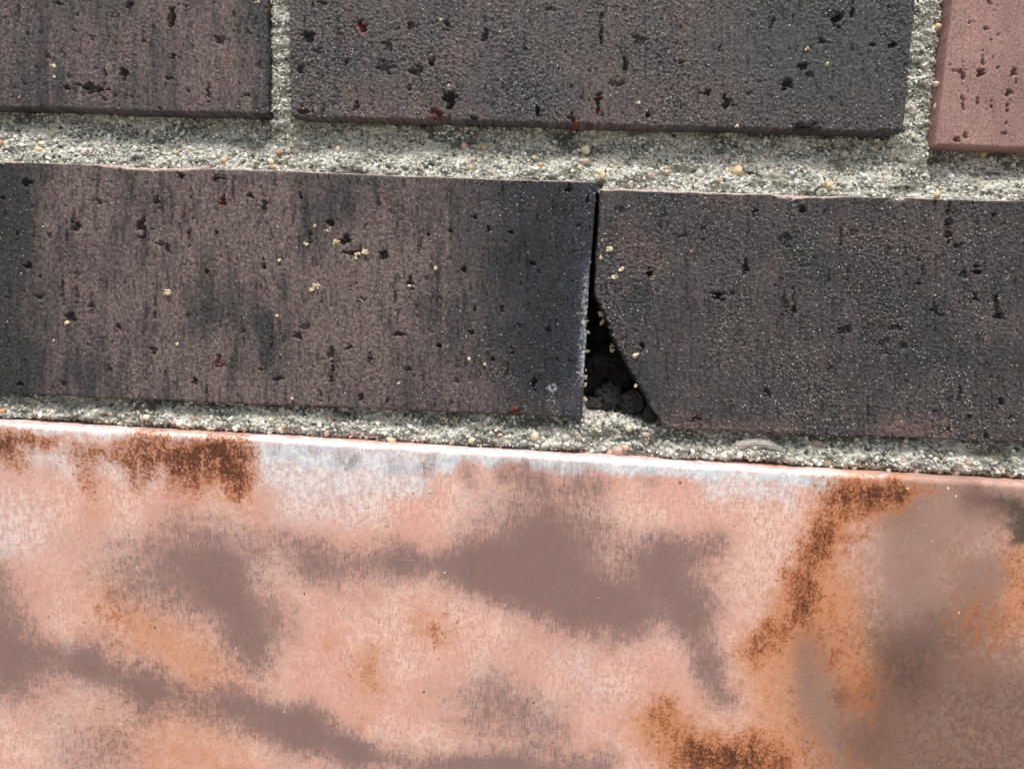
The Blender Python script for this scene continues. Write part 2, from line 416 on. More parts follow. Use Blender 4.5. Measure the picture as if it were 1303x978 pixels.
def make_brick(label, left, right, box, seed, tone, grit, streak, rnd_pits, dense=True, ragged=0.0, chips=(), colour_extra=None, mottle=1.0, und=0.35, edge_r=3.0):
    """left / right: edge points (x, y) from top to bottom; the top and bottom run straight between their ends"""
    L, Rr = np.array(left, float), np.array(right, float)

    def vpar(E):
        s = (E[:, 1] - E[0, 1]) / (E[-1, 1] - E[0, 1])
        return s
    ytop, ybot = min(L[0, 1], Rr[0, 1]), max(L[-1, 1], Rr[-1, 1])
    # rows in the parameter v, columns in u, dense where the frame is
    hgt = ((L[-1, 1] - L[0, 1]) + (Rr[-1, 1] - Rr[0, 1])) / 2
    xa, xb = L[:, 0].min(), Rr[:, 0].max()
    st, co = (STEP, 16) if dense else (7, 16)
    xs = axis(xa, xb, FX0 if dense else 1e9, FX1 if dense else 1e9, st, co if dense else 7)
    ys = axis(L[0, 1], L[-1, 1], FY0 - 30 if dense else 1e9, FY1 if dense else 1e9, st, co if dense else 7)
    u = (xs - xa) / (xb - xa)
    v = (ys - L[0, 1]) / (L[-1, 1] - L[0, 1])
    lx, ly = np.interp(v, vpar(L), L[:, 0]), np.interp(v, vpar(L), L[:, 1])
    rx, ry = np.interp(v, vpar(Rr), Rr[:, 0]), np.interp(v, vpar(Rr), Rr[:, 1])
    U, V = np.meshgrid(u, v)
    px = lx[:, None] * (1 - U) + rx[:, None] * U
    py = ly[:, None] * (1 - U) + ry[:, None] * U
    # uneven outline
    wl_, hl_ = xb - xa, hgt
    dT, dB, dL, dR = V * hl_, (1 - V) * hl_, U * wl_, (1 - U) * wl_
    fall = lambda d: np.exp(-d / 10.0)
    wobT = 1.8 * fbm(px / 150, px * 0 + 3.3, seed + 1, 5, 0.45); wobB = 2.2 * fbm(px / 110, px * 0 + 7.7, seed + 2, 5, 0.5)
    wobT = wobT + 5.0 * np.clip(fbm(px / 13, px * 0 + 0.7, seed + 14, 3, 0.6) - 0.30, 0, 1)
    wobB = wobB - 7.0 * np.clip(fbm(px / 15, px * 0 + 1.9, seed + 15, 3, 0.6) - 0.28, 0, 1)
    wobL = 1.6 * fbm(py / 50, py * 0 + 1.3, seed + 3, 4, 0.6); wobR = 1.6 * fbm(py / 50, py * 0 + 5.1, seed + 4, 4, 0.6)
    py = py + wobT * fall(dT) + wobB * fall(dB)
    px = px + wobL * fall(dL) + wobR * fall(dR)
    if ragged:
        low = sstep(370, 395, py)
        px = px + ragged * low * fall(dL * 0.5) * (2.6 * fbm(py / 22, py * 0 + 9.1, seed + 90, 4, 0.7) + 1.2 * perlin(py / 4.0, py * 0 + 2.2, seed + 91))
    # relief in mm
    h = und * fbm(px / 160, py / 160, seed + 5, 2)
    h += streak * 0.8 * np.minimum(0, fbm(px / 3.6, py / 50.0, seed + 67, 3, 0.6) + 0.24) * 2.4
    h += streak * 0.26 * fbm(px / 5.0, py / 75.0, seed + 6, 3, 0.6) + streak * 0.18 * fbm(px / 2.4, py / 26.0, seed + 66, 2)
    g1 = fbm(px / 5.2, py / 4.2, seed + 7, 3, 0.85)
    region = np.clip(0.65 + 0.9 * fbm(px / 90, py / 140, seed + 8, 2), 0.25, 1.5)
    h += grit * 0.46 * region * g1
    sc = 1.0 / 3.0
    bumps = perlin(px * sc, py * sc, seed + 9)
    h += grit * 0.85 * region * np.clip(bumps - 0.25, 0, 1)
    clus = sstep(0.25, 0.6, fbm(px / 38, py / 60, seed + 88, 3, 0.6))
    h += grit * clus * (0.9 * fbm(px / 7, py / 6, seed + 89, 3, 0.7) - 0.15)
    h += pits_height(px, py, box, rnd_pits, seed)
    # broken-off flakes along the arrises: (x, y, rx, ry, depth)
    for (cx, cy, ax, ay, dep) in chips:
        d = np.sqrt(((px - cx) / ax) ** 2 + ((py - cy) / ay) ** 2) + 0.6 * fbm(px / 14, py / 7, seed + 12, 3)
        h -= dep * sstep(1.05, 0.75, d)
    # rounded arrises
    er = edge_r * (1 + 0.6 * fbm(px / 40, py / 40, seed + 13, 2))
    for d in (dT, dB, dL, dR):
        t = np.clip(1 - d / er, 0, 1)
        h -= (0.9 + 0.5 * fbm(px / 11, py / 11, seed + 19, 2)) * (1 - np.sqrt(np.clip(1 - t * t, 0, 1)))
    P = on_wall(px, py, 0.0)
    P[..., 1] = -h * MM
    # colour
    col = tone(px, py, seed)
    fine = fbm(px / 4.2, py / 5.2, seed + 20, 3, 0.9)
    col = col * (1 + mottle * 1.35 * np.clip(fine, -0.6, 0.9))[..., None]
    dark = sstep(0.08, 0.45, fbm(px / 6.0, py / 34.0, seed + 21, 4, 0.75)) * 0.75 * mottle
    col = col * (1 - dark)[..., None] + GREY * 0.42 * dark[..., None]
    for (cx, cy, r) in RED_PITS:
        k = sstep(1.1, 0.6, np.hypot(px - cx, py - cy) / r + 0.4 * perlin(px / 5, py / 5, seed + 50))
        col = col * (1 - k)[..., None] + RED * k[..., None]
    if colour_extra:
        col = colour_extra(px, py, col, seed, dT, dB, dL, dR)
    col = np.clip(col, 0.004, 0.9)
    Vt, Q, T, ring = slab(P, 0.070)
    c = col.reshape(-1, 3)
    side = np.repeat((c[ring] * 0.4 + BROWN * 0.6), 1, 0)
    c = np.concatenate([c, side, BROWN[None]])
    o = child(mesh_obj('brick', Vt, Q, M_BRICK, wall, col=c, tris=T))
    if label:
        o['label'] = label
    # surface lookup for grains that sit on the face
    vis = (px > FX0) & (px < FX1) & (py > FY0)
    return o, P, px, py, vis, region


def mixc(a, b, k):
    k = np.clip(k, 0, 1)[..., None]
    return a * (1 - k) + b * k


def tone_left(px, py, s):
    k = 0.42 + 1.0 * fbm(px / 95, py / 150, s + 30, 3) + 0.75 * fbm(px / 16, py / 120, s + 31, 4, 0.65)
    # mauve middle, grey at the far left, blue-black towards the right end
    k += 0.40 * sstep(20, 110, px) - 0.35 * sstep(430, 600, px) - 0.35 * sstep(90, 20, px)
    for (pts, r, a) in (([(255, 330), (265, 400)], 40, 0.8), ([(335, 405), (338, 455)], 16, 0.9), ([(210, 260), (215, 330)], 26, 0.5),
                        ([(360, 345), (362, 375)], 12, 0.8), ([(90, 420), (120, 480)], 40, 0.5)):
        k -= a * capsule(px, py, pts, r)
    for (pts, r, a) in (([(300, 270), (330, 300)], 70, 0.5), ([(250, 500), (330, 500)], 40, 0.5), ([(480, 360), (490, 470)], 60, 0.4), ([(520, 270), (540, 340)], 40, 0.4), ([(220, 300)], 40, 0.4)):
        k += a * capsule(px, py, pts, r)
    col = mixc(GREY, MAUVE, np.clip(k, 0, 1))
    col = mixc(col, GREY * 0.45, 0.75 * sstep(0.10, 0.5, fbm(px / 22, py / 110, s + 36, 4, 0.7)))
    b = sstep(530, 690, px + 30 * fbm(px / 60, py / 60, s + 33, 2)) * (0.92 - 0.3 * sstep(470, 530, py))
    scorch = sstep(70, 5, px + 30 * fbm(px / 40, py / 90, s + 37, 3)) * 0.7
    col = mixc(col, np.array([0.026, 0.026, 0.027]), scorch)
    return mixc(col, BLUE * 0.85, b)


def tone_ul(px, py, s):
    k = 0.38 + 0.8 * fbm(px / 90, py / 120, s + 30, 3) + 0.75 * fbm(px / 12, py / 120, s + 31, 3) + 0.5 * capsule(px, py, [(230, 20), (260, 120)], 90) - 0.4 * sstep(300, 335, px)
    return mixc(GREY * 1.12, MAUVE, k)


def tone_um(px, py, s):
    k = 0.34 + 0.8 * fbm(px / 120, py / 90, s + 30, 3) + 0.6 * fbm(px / 14, py / 110, s + 31, 3) + 0.3 * sstep(120, 165, py)
    col = mixc(GREY * 1.65, MAUVE * 0.88, k)
    return mixc(col, np.array([0.054, 0.054, 0.060]), 0.7 * sstep(840, 1090, px + 40 * fbm(px / 80, py / 60, s + 33, 2)))


def tone_right(px, py, s):
    k = 0.48 + 0.9 * fbm(px / 110, py / 80, s + 30, 3) + 0.55 * fbm(px / 16, py / 90, s + 31, 3)
    col = mixc(np.array([0.044, 0.041, 0.046]), BROWN * 1.12, k)
    r = np.clip(0.9 * capsule(px, py, [(800, 300), (830, 330)], 30) + capsule(px, py, [(1100, 300), (1180, 330)], 60) * 0.5, 0, 1)
    col = mixc(col, np.array([0.12, 0.072, 0.06]), r * 0.35)
    rim = np.clip(capsule(px, py, [(865, 545), (930, 552), (1000, 556)], 26) * 1.3 + capsule(px, py, [(1140, 548), (1200, 552)], 26) * 1.8, 0, 1)
    return mixc(col, np.array([0.17, 0.105, 0.092]), rim * np.clip(0.5 + 0.9 * fbm(px / 14, py / 9, s + 34, 3, 0.7), 0, 1))


def tone_pink(px, py, s):
    k = 0.5 + 0.9 * fbm(px / 60, py / 80, s + 30, 3)
    return mixc(PINK * 0.80, PINK * 1.12, k)


def pale_top(segs, amount=0.9):
    """pale body showing where the dark skin has flaked off the top arris, plus a painted lit edge line"""
    def f(px, py, col, s, dT, dB, dL, dR):
        lim = np.full(px.shape, 1.0)  # thin line of caught light, coloured in along the whole top arris
        for (a, b_, w) in segs:
            lim = lim + w * sstep(a - 6, a + 14, px) * sstep(b_ + 6, b_ - 14, px)
        lim = lim * (1 + 1.3 * fbm(px / 30, py / 30, s + 41, 4, 0.6))
        k = sstep(lim + 0.8, lim - 0.4, dT) * amount
        return mixc(col, PALE, k)
    return f


def left_extra(px, py, col, s, dT, dB, dL, dR):
    col = pale_top([(128, 255, 3.2)], 0.85)(px, py, col, s, dT, dB, dL, dR)
    # bluish glaze and white salts along the right arris
    g_ = sstep(46, 4, dR) * (0.5 + 0.7 * fbm(px / 10, py / 60, s + 95, 3))
    col = mixc(col, np.array([0.040, 0.050, 0.076]), 0.6 * g_)
    w_ = sstep(12, 1.0, dR + 6 * fbm(px / 5, py / 5, s + 96, 3, 0.8)) * sstep(320, 390, py) * sstep(500, 470, py)
    col = mixc(col, np.array([0.52, 0.55, 0.58]), 0.9 * w_ * sstep(-0.25, 0.3, fbm(px / 4, py / 4, s + 97, 3, 0.8)))
    r_ = np.hypot((px - 703), (py - 493))
    ring_ = sstep(2.2, 0.6, np.abs(r_ - 4.0)) + 0.8 * capsule(px, py, [(701, 502), (706, 520)], 9) * sstep(0.0, 0.4, fbm(px / 3.5, py / 3.5, s + 98, 2))
    col = mixc(col, np.array([0.45, 0.46, 0.50]), np.clip(ring_, 0, 1) * 0.7 * sstep(-0.4, 0.2, fbm(px / 4, py / 4, s + 99, 2)))
    return col


b_ul = make_brick('dark grey-mauve brick with upright drag marks at the upper left of the wall', [(-440, -175), (-438, 123)], [(340, -150), (342, 146)], (0, 0, 338, 140), 11, tone_ul, 0.46, 1.15, 260, edge_r=2.4)
b_um = make_brick('long gritty dark grey brick with a chip in its lower edge', [(364, -152), (370, 148)], [(1178, -135), (1150, 169)], (374, 0, 1148, 162), 23, tone_um, 0.95, 0.8, 420,
                  chips=[(1135, 168, 26, 4, 2.0), (1026, 168, 16, 5, 3.0), (735, 161, 22, 4, 1.2), (560, 152, 16, 4, 1.0), (890, 165, 14, 3, 1.0)], edge_r=2.4)
b_pk = make_brick('smooth pink brick with small slits', [(1226, -110), (1189, 186)], [(2030, -95), (1990, 205)], (1196, 0, 1303, 182), 37, tone_pink, 0.16, 0.35, 22, mottle=0.22, und=0.5, edge_r=3)
b_lf = make_brick('long mauve and grey brick that turns blue-black at its right end', [(-38, 203), (-42, 499)], [(760, 231), (749, 372), (741, 532)], (0, 210, 745, 526), 5, tone_left, 0.48, 1.2, 620,
                  chips=[(205, 211, 45, 4, 1.0), (655, 530, 12, 5, 1.5)], colour_extra=left_extra)
b_rt = make_brick('brown-black gritty brick with its lower left corner broken off', [(764, 240), (760, 310), (757, 375), (770, 402), (789, 445), (812, 488), (832, 522), (847, 546)],
                  [(1560, 262), (1555, 572)], (770, 246, 1303, 556), 53, tone_right, 0.92, 0.85, 420, ragged=1.9,
                  chips=[(1030, 247, 42, 4, 1.0), (1142, 252, 12, 4, 1.2)], colour_extra=pale_top([(985, 1068, 4.5), (1130, 1152, 3.0), (762, 1000, 0.8)], 0.85), edge_r=2.6)
# neighbours just beyond the frame
make_brick(None, [(-850, 178), (-858, 470)], [(-66, 202), (-70, 498)], (-5000, 0, -4000, 1), 71, tone_left, 0.5, 1.0, 0, dense=False)
make_brick(None, [(-20, -500), (-20, -196)], [(775, -470), (775, -170)], (-5000, 0, -4000, 1), 73, tone_right, 0.5, 1.0, 0, dense=False)
make_brick(None, [(805, -468), (805, -168)], [(1600, -440), (1590, -140)], (-5000, 0, -4000, 1), 79, tone_um, 0.5, 1.0, 0, dense=False)

# pale sand grains stuck to the faces
def face_sand(b, count, rmin, rmax, weight=None, pale=0.4):
    o, P, px, py, vis, region = b
    w = vis * np.clip(region, 0.1, 2) ** 1.5
    if weight is not None:
        w = w * weight(px, py)
    w = w.ravel() / w.sum()
    idx = rng.choice(w.size, count, p=w)
    pos = P.reshape(-1, 3)[idx].copy()
    r = (rmin + (rmax - rmin) * rng.random(count) ** 3) * MM
    pos[:, 1] -= r * 0.1
    base = np.array([0.55, 0.55, 0.53]); k = rng.random(count)[:, None]
    col = base * (0.25 + 1.0 * k) * pale / 0.4
    tan = rng.random(count) < 0.07
    col[tan] = np.array([0.55, 0.42, 0.26])
    s = grains('sand_speckle', pos, r, col, M_GRAIN, o, ico=False)
    return s


face_sand(b_ul, 700, 0.07, 0.19)
face_sand(b_um, 4600, 0.08, 0.24)
face_sand(b_pk, 30, 0.06, 0.14)
face_sand(b_lf, 2200, 0.07, 0.22, lambda x, y: 0.25 + 1.2 * sstep(420, 640, x) + 0.8 * sstep(70, 20, x))
face_sand(b_rt, 6500, 0.08, 0.24)


# splashes of tan mortar on the faces
def crumbs(b, spots, seed, name='mortar_splash'):
    o = b[0]
    rg = np.random.default_rng(seed)
    pos, rad, col = [], [], []
    for (x, y, r, n_, up) in spots:
        for _ in range(n_):
            a, q = rg.uniform(0, 6.28), 0.72 * r * math.sqrt(rg.random())
            p = on_wall(x + q * math.cos(a), y + q * math.sin(a) * 0.8, -up * MM)
            pos.append(p); rad.append((0.26 + 0.46 * rg.random() ** 1.5) * MM * min(1.0, r / 4 + 0.35))
            col.append(np.array([0.56, 0.47, 0.32]) * rg.uniform(0.75, 1.2))
    s = grains(name, np.array(pos), np.array(rad), np.array(col), M_GRAIN, o, flat=0.6)
    return s


crumbs(b_lf, [(213, 372, 6, 11, .1), (403, 364, 6, 14, .1), (398, 368, 4, 5, .1), (84, 411, 4, 4, .1), (69, 433, 2, 2, .1), (225, 437, 2, 3, .1), (419, 293, 5, 9, -.4),
              (428, 309, 6, 13, 0), (455, 324, 5, 8, -.2), (464, 320, 4, 8, 0), (451, 329, 4, 5, 0), (400, 287, 2.5, 4, .1), (390, 310, 3, 4, 0), (553, 342, 3, 4, 0), (597, 456, 2, 3, 0),
              (617, 464, 2, 3, 0), (508, 487, 2, 3, 0), (356, 330, 4, 3, 0), (352, 401, 3, 3, 0), (372, 506, 2, 2, 0), (355, 289, 2, 2, 0), (522, 364, 3, 3, -.3)], 3)
crumbs(b_rt, [(775, 318, 3.5, 7, .1), (790, 343, 3.5, 7, .1), (782, 352, 4, 7, .1), (766, 328, 4, 4, 0), (809, 452, 4.5, 8, .1), (765, 306, 2, 2, .1), (879, 320, 2, 2, .1),
              (809, 491, 2, 2, .1)], 4)
crumbs(b_um, [(574, 108, 5, 9, -.6), (1027, 63, 3, 4, .1), (1053, 82, 3, 3, .1), (938, 160, 3, 3, .1), (560, 26, 2, 2, .1), (812, 131, 2, 3, .1)], 5)
crumbs(b_ul, [(67, 84, 4, 4, 0), (69, 98, 2, 2, 0), (328, 2, 4, 4, 0), (25, 123, 2, 2, 0), (86, 117, 2, 2, -.5)], 6)
crumbs(b_lf, [(747, 408, 2.2, 3, -6), (747, 422, 3, 7, -6), (746, 447, 3.5, 6, -6.5), (746, 470, 2, 3, -5), (744, 480, 3, 7, -6), (744, 489, 3, 5, -6), (743, 508, 3.2, 6, -5)], 8, 'mortar_crumb')
crumbs(b_rt, [(764, 400, 3, 5, -7), (766, 409, 3, 5, -8), (779, 441, 4, 6, -9), (780, 447, 4, 6, -9)], 9, 'mortar_crumb')

# ------------------------------------------------------------------ mortar joints
CEMENT = np.array([0.58, 0.565, 0.50])
CEMENT_D = np.array([0.085, 0.088, 0.070])

TOPB = [(-900, 108), (0, 136), (342, 146), (370, 148), (760, 160), (1150, 169), (1188, 187), (1303, 189), (2000, 205)]
MIDT = [(-900, 178), (0, 204), (400, 220), (760, 231), (764, 240), (1303, 255), (1600, 263)]
MIDB = [(-900, 468), (0, 500), (400, 517), (742, 532), (846, 546), (1303, 564), (1600, 573)]
LIP = [(-900, 485), (0, 535), (435, 560), (868, 587), (1303, 612), (1600, 628)]


def joint(name, px, py, depth_mm, seed, label=None, rough=1.0):
    d = depth_mm + rough * (1.5 * fbm(px / 34, py / 20, seed, 3) + 0.8 * np.clip(fbm(px / 15, py / 9, seed + 8, 2) - 0.15, 0, 1) * 3 + 0.75 * fbm(px / 6, py / 5, seed + 1, 3, 0.75))
    d = np.maximum(d, 0.35 + 0.3 * fbm(px / 8, py / 6, seed + 9, 2))
    P = on_wall(px, py, 0.0)
    P[..., 1] = d * MM
    k = 0.5 + 1.5 * fbm(px / 5, py / 4, seed + 2, 3, 0.8) + 0.9 * fbm(px / 50, py / 22, seed + 3, 3)
    col = mixc(CEMENT_D, CEMENT, k)
    col = mixc(col, np.array([0.088, 0.080, 0.062]), 0.9 * sstep(0.05, 0.45, fbm(px / 70, py / 26, seed + 5, 4, 0.65)))
    nr, nc = px.shape
    o = child(mesh_obj(name, P.reshape(-1, 3), grid_quads(nr, nc), M_MORTAR, wall, col=col.reshape(-1, 3)))
    if label: o['label'] = label
    return o, P, px, py, seed


def band(x0, x1, top, bot, over_t, over_b, step=1.3, dense=(FX0, FX1)):
    xs = axis(x0, x1, dense[0], dense[1], step, 14)
    yt, yb = interp(top, xs) - over_t, interp(bot, xs) + over_b
    nrow = int(np.median(yb - yt) / step)
    v = np.linspace(0, 1, nrow)
    px = np.broadcast_to(xs[None], (nrow, len(xs))).copy()
    py = yt[None] * (1 - v[:, None]) + yb[None] * v[:, None]
    t = (py - (yt + over_t)[None]) / ((yb - over_b) - (yt + over_t))[None]
    return px, py, t


def prof(t, pts):
    p = np.array(pts, float)
    return np.interp(t, p[:, 0], p[:, 1])


px, py, t = band(-850, 1580, TOPB, MIDT, 10, 8)
dep = prof(t, [(-0.2, 8.2), (0.0, 7.6), (0.2, 7.1), (0.4, 5.7), (0.62, 3.4), (0.8, 1.7), (1.0, 0.7), (1.2, 1.6)])
for hx in ((341, 369), (1152, 1188)):
    near = sstep(hx[0] - 10, hx[0] + 4, px) * sstep(hx[1] + 10, hx[1] - 4, px) * sstep(0.75, 0.05, t)
    dep = dep * (1 - near) + 2.6 * near
dep += 6.0 * capsule(px, py, [(764, 234)], 9)
dep -= 1.6 * capsule(px, py, [(-20, 165), (60, 175)], 60)
j_top = joint('bed_joint', px, py, dep, 101, 'wide sandy bed joint, dark under the upper bricks and pale at its foot')

px, py, t = band(-850, 1580, MIDB, LIP, 40, 14, 1.25)
dep = prof(t, [(-1.0, 9.0), (0.0, 5.6), (0.22, 4.2), (0.5, 2.0), (0.8, 0.9), (0.93, 2.2), (1.05, 5.5), (1.5, 9)])
gapx = sstep(735, 752, px) * sstep(852, 826, px)
mound = 527 + 6 * fbm(px / 30, px * 0, 140, 3) + 0.24 * np.clip(px - 760, 0, 99)
dep = dep * (1 - gapx) + gapx * (2.4 + 26 * sstep(mound + 7, mound - 10, py) + 0.03 * np.clip(py - 535, 0, 60))
# a step broken out of the lower edge at the far left, a hollow ledge above it
dep += 5.0 * sstep(108, 102, px) * sstep(-0.5, 2.0, py - (531 + 0.055 * px)) * sstep(-40, 40, px + 40)
dep += 2.5 * capsule(px, py, [(40, 512), (85, 515)], 16)
dep += 3.0 * capsule(px, py, [(940, 590), (1000, 594)], 8)
j_bot = joint('bed_joint', px, py, dep, 113, 'narrow pebbly bed joint between the bricks and the copper sheet', 1.25)


def head(x_l, x_r, y0, y1, seed, depth):
    """x_l, x_r: edge points of the gap (x, y)"""
    ys = axis(y0, y1, FY0, FY1, 1.3, 14)
    xl = np.interp(ys, [p[1] for p in x_l], [p[0] for p in x_l]) - 7
    xr = np.interp(ys, [p[1] for p in x_r], [p[0] for p in x_r]) + 7
    nc = int((xr - xl).mean() / 1.3)
    u = np.linspace(0, 1, nc)
    px = xl[:, None] * (1 - u) + xr[:, None] * u
    py = np.broadcast_to(ys[:, None], px.shape).copy()
    return joint('head_joint', px, py, depth(u)[None] + 4.0 * sstep(y1 - 16, y1, py), seed)


h_l = head([(340, -150), (342, 146)], [(364, -150), (370, 148)], -160, 156, 121, lambda u: 1.6 + 5 * (np.abs(u - 0.5) * 2) ** 4)
h_r = head([(1178, -150), (1150, 170)], [(1226, -150), (1189, 186)], -160, 188, 127, lambda u: 2.2 + 2.6 * u ** 2 + 3 * (np.abs(u - 0.5) * 2) ** 5)
head([(-66, 202), (-70, 500)], [(-38, 202), (-42, 500)], 190, 505, 131, lambda u: 2.2 + 3 * (np.abs(u - 0.5) * 2) ** 4)
px, py, t = band(-60, 1620, [(-60, -186), (1600, -140)], [(-60, -160), (1600, -106)], 12, 12, 5, (1e9, 1e9))
joint('bed_joint', px, py, 3.0 + 0 * t, 137)

SAND = np.array([[0.70, 0.69, 0.62], [0.81, 0.80, 0.75], [0.56, 0.545, 0.475], [0.34, 0.33, 0.28], [0.06, 0.060, 0.048], [0.60, 0.50, 0.36], [0.52, 0.37, 0.26], [0.58, 0.49, 0.43]])


def joint_sand(j, count, rmin, rmax, probs, seed, bury=0.25, ylim=None, power=2.5):
    o, P, px, py = j[:4]
    rg = np.random.default_rng(seed)
    cell = np.zeros(px.shape)
    cell[:-1, :-1] = np.linalg.norm(P[1:, :-1] - P[:-1, :-1], axis=-1) * np.linalg.norm(P[:-1, 1:] - P[:-1, :-1], axis=-1)
    w = cell * ((px > FX0) & (px < FX1) & (py > FY0 - 4))
    if ylim is not None:
        w = w * ylim(px, py)
    # grains gather in clots
    w = w * np.clip(0.75 + 1.3 * fbm(px / 9, py / 7, seed, 3, 0.7), 0.05, 2) * np.clip(1.2 - 1.6 * fbm(px / 70, py / 26, j[4] + 5, 4, 0.65), 0.25, 1.6)
    w = w.ravel() / w.sum()
    idx = rg.choice(w.size, count, p=w)
    pos = P.reshape(-1, 3)[idx] + rg.normal(size=(count, 3)) * 0.00012
    r = (rmin + (rmax - rmin) * rg.random(count) ** power) * MM
    pos[:, 1] += r * (0.45 - 0.6 * rg.random(count) ** 2)
    col = SAND[rg.choice(len(SAND), count, p=probs)] * rg.uniform(0.7, 1.1, (count, 1))
    grime = sstep(0.05, 0.45, fbm(px / 70, py / 26, j[4] + 5, 4, 0.65)).ravel()[idx][:, None]
    col = col * (1 - 0.6 * grime) + np.array([0.10, 0.092, 0.072]) * 0.6 * grime
    return grains('sand', pos, r, col, M_GRAIN, o)


pr_t = np.array([.30, .24, .20, .12, .06, .05, .015, .03]); pr_t /= pr_t.sum()
pr_b = np.array([.26, .26, .17, .09, .07, .06, .03, .06]); pr_b /= pr_b.sum()
joint_sand(j_top, 17000, 0.15, 0.62, pr_t, 201, power=3.2)
joint_sand(j_bot, 12000, 0.16, 0.80, pr_b, 203, power=3.2)
joint_sand(h_l, 2200, 0.16, 0.45, pr_t, 207)
joint_sand(h_r, 3200, 0.16, 0.45, pr_t, 209)


# pebbles big enough to pick out
def pebble_mesh(i, rg):
    import bmesh
    bm = bmesh.new()
    bmesh.ops.create_icosphere(bm, subdivisions=2, radius=1.0)
    ax = rg.uniform(0.75, 1.25, 3)
    for v in bm.verts:
        c = v.co
        f = 1 + 0.16 * math.sin(3.1 * c.x + i) * math.cos(2.7 * c.z + 2 * i) + 0.10 * math.sin(5 * c.y + 3 * i)
        v.co = Vector((c.x * ax[0] * f, c.y * ax[1] * f, c.z * ax[2] * f))
    me = bpy.data.meshes.new('pebble')
    bm.to_mesh(me); bm.free()
    me.polygons.foreach_set('use_smooth', np.full(len(me.polygons), True))
    return me


PEB_MATS = []
for nm, c0 in (('tan_stone', (0.58, 0.43, 0.25)), ('orange_stone', (0.52, 0.30, 0.16)), ('cream_stone', (0.68, 0.60, 0.44)), ('rosy_stone', (0.50, 0.34, 0.28)), ('grey_stone', (0.46, 0.43, 0.40)), ('white_stone', (0.76, 0.77, 0.73)), ('red_stone', (0.38, 0.14, 0.08))):
    m, n, l, b = new_mat(nm)
    nz = n.new('ShaderNodeTexNoise'); nz.inputs['Scale'].default_value = 2.2; nz.inputs['Detail'].default_value = 5
    tc = n.new('ShaderNodeTexCoord'); l.new(tc.outputs['Object'], nz.inputs['Vector'])
    cr = n.new('ShaderNodeValToRGB')
    cr.color_ramp.elements[0].position = 0.3; cr.color_ramp.elements[1].position = 0.7
    cr.color_ramp.elements[0].color = (*[x * 0.7 for x in c0], 1); cr.color_ramp.elements[1].color = (*[min(0.85, x * 1.15) for x in c0], 1)
    l.new(nz.outputs['Fac'], cr.inputs[0]); l.new(cr.outputs[0], b.inputs['Base Color'])
    b.inputs['Roughness'].default_value = 0.6
    PEB_MATS.append(m)
rg = np.random.default_rng(99)
PEB_MESHES = {}
for mi in range(len(PEB_MATS)):
    for k in range(2):
        me = pebble_mesh(mi * 3 + k, rg); me.materials.append(PEB_MATS[mi]); PEB_MESHES[(mi, k)] = me

# x, y, radius in survey units, colour
PEBBLES_TOP = [(1, 182, 4, 1), (54, 183, 4, 2), (51, 191, 4.5, 0), (77, 184, 3, 6), (226, 194, 2.5, 0), (285, 205, 4, 0), (355, 196, 4, 6), (345, 206, 5, 2), (350, 213, 4, 0), (367, 193, 3.5, 3),
               (390, 212, 4, 0), (430, 190, 4, 2), (433, 187, 3, 0), (365, 41, 4, 0), (366, 58, 4, 0), (602, 204, 3.5, 3), (616, 188, 4.5, 1), (591, 186, 4, 3), (583, 213, 6, 5), (599, 214, 3, 0),
               (680, 201, 4, 2), (688, 211, 4, 1), (745, 191, 7, 2), (745, 206, 4.5, 3), (763, 219, 5, 2), (767, 224, 4, 0), (778, 211, 3, 2), (827, 224, 3.5, 3), (848, 219, 4, 1), (803, 235, 4, 2),
               (938, 219, 8, 0), (957, 202, 3.5, 0), (890, 222, 6, 4), (924, 200, 5, 4), (1055, 237, 6.5, 0), (916, 233, 3.5, 6), (1074, 196, 5, 4), (1129, 194, 4.5, 4), (1250, 197, 5, 0), (1100, 224, 4, 5),
               (1192, 248, 4.5, 0), (1210, 225, 5, 5), (1193, 35, 5, 0), (1191, 107, 3.5, 2), (1174, 67, 4, 0), (1192, 136, 4, 0), (139, 177, 4, 5), (196, 214, 4, 2), (480, 211, 3.5, 5), (650, 222, 4, 5)]
PEBBLES_BOT = [(4, 523, 5, 1), (142, 527, 4, 3), (183, 520, 4, 6), (187, 531, 5, 2), (217, 526, 4.5, 2), (224, 536, 3.5, 2), (246, 533, 5.5, 3), (150, 520, 4, 4), (345, 534, 4.5, 2), (357, 545, 5, 2),
               (370, 531, 4, 4), (416, 551, 4, 3), (438, 540, 4.5, 2), (499, 559, 6.5, 2), (681, 555, 7, 2), (636, 553, 4, 3), (719, 557, 5, 4), (786, 574, 7, 3), (776, 576, 5, 3), (795, 569, 5, 3), (520, 541, 4, 4),
               (575, 548, 4, 5), (800, 545, 5, 2), (822, 553, 5, 3), (760, 538, 4.5, 3), (840, 562, 5, 4), (934, 567, 4.5, 2), (929, 576, 3.5, 2), (975, 570, 4, 2), (991, 569, 4, 2), (1006, 572, 4.5, 2),
               (1038, 563, 5, 3), (1055, 589, 5.5, 3), (1097, 582, 5, 4), (1165, 600, 5, 3), (1215, 601, 5.5, 3), (1231, 590, 5, 3), (1131, 565, 5, 4), (1150, 586, 4.5, 3), (1240, 582, 4, 3), (1290, 590, 5, 2),
               (1270, 600, 4.5, 5), (1190, 585, 5, 5), (880, 575, 5, 5), (905, 562, 5, 2), (600, 560, 4.5, 2), (475, 548, 4, 5), (300, 545, 5, 5), (270, 530, 4, 5)]


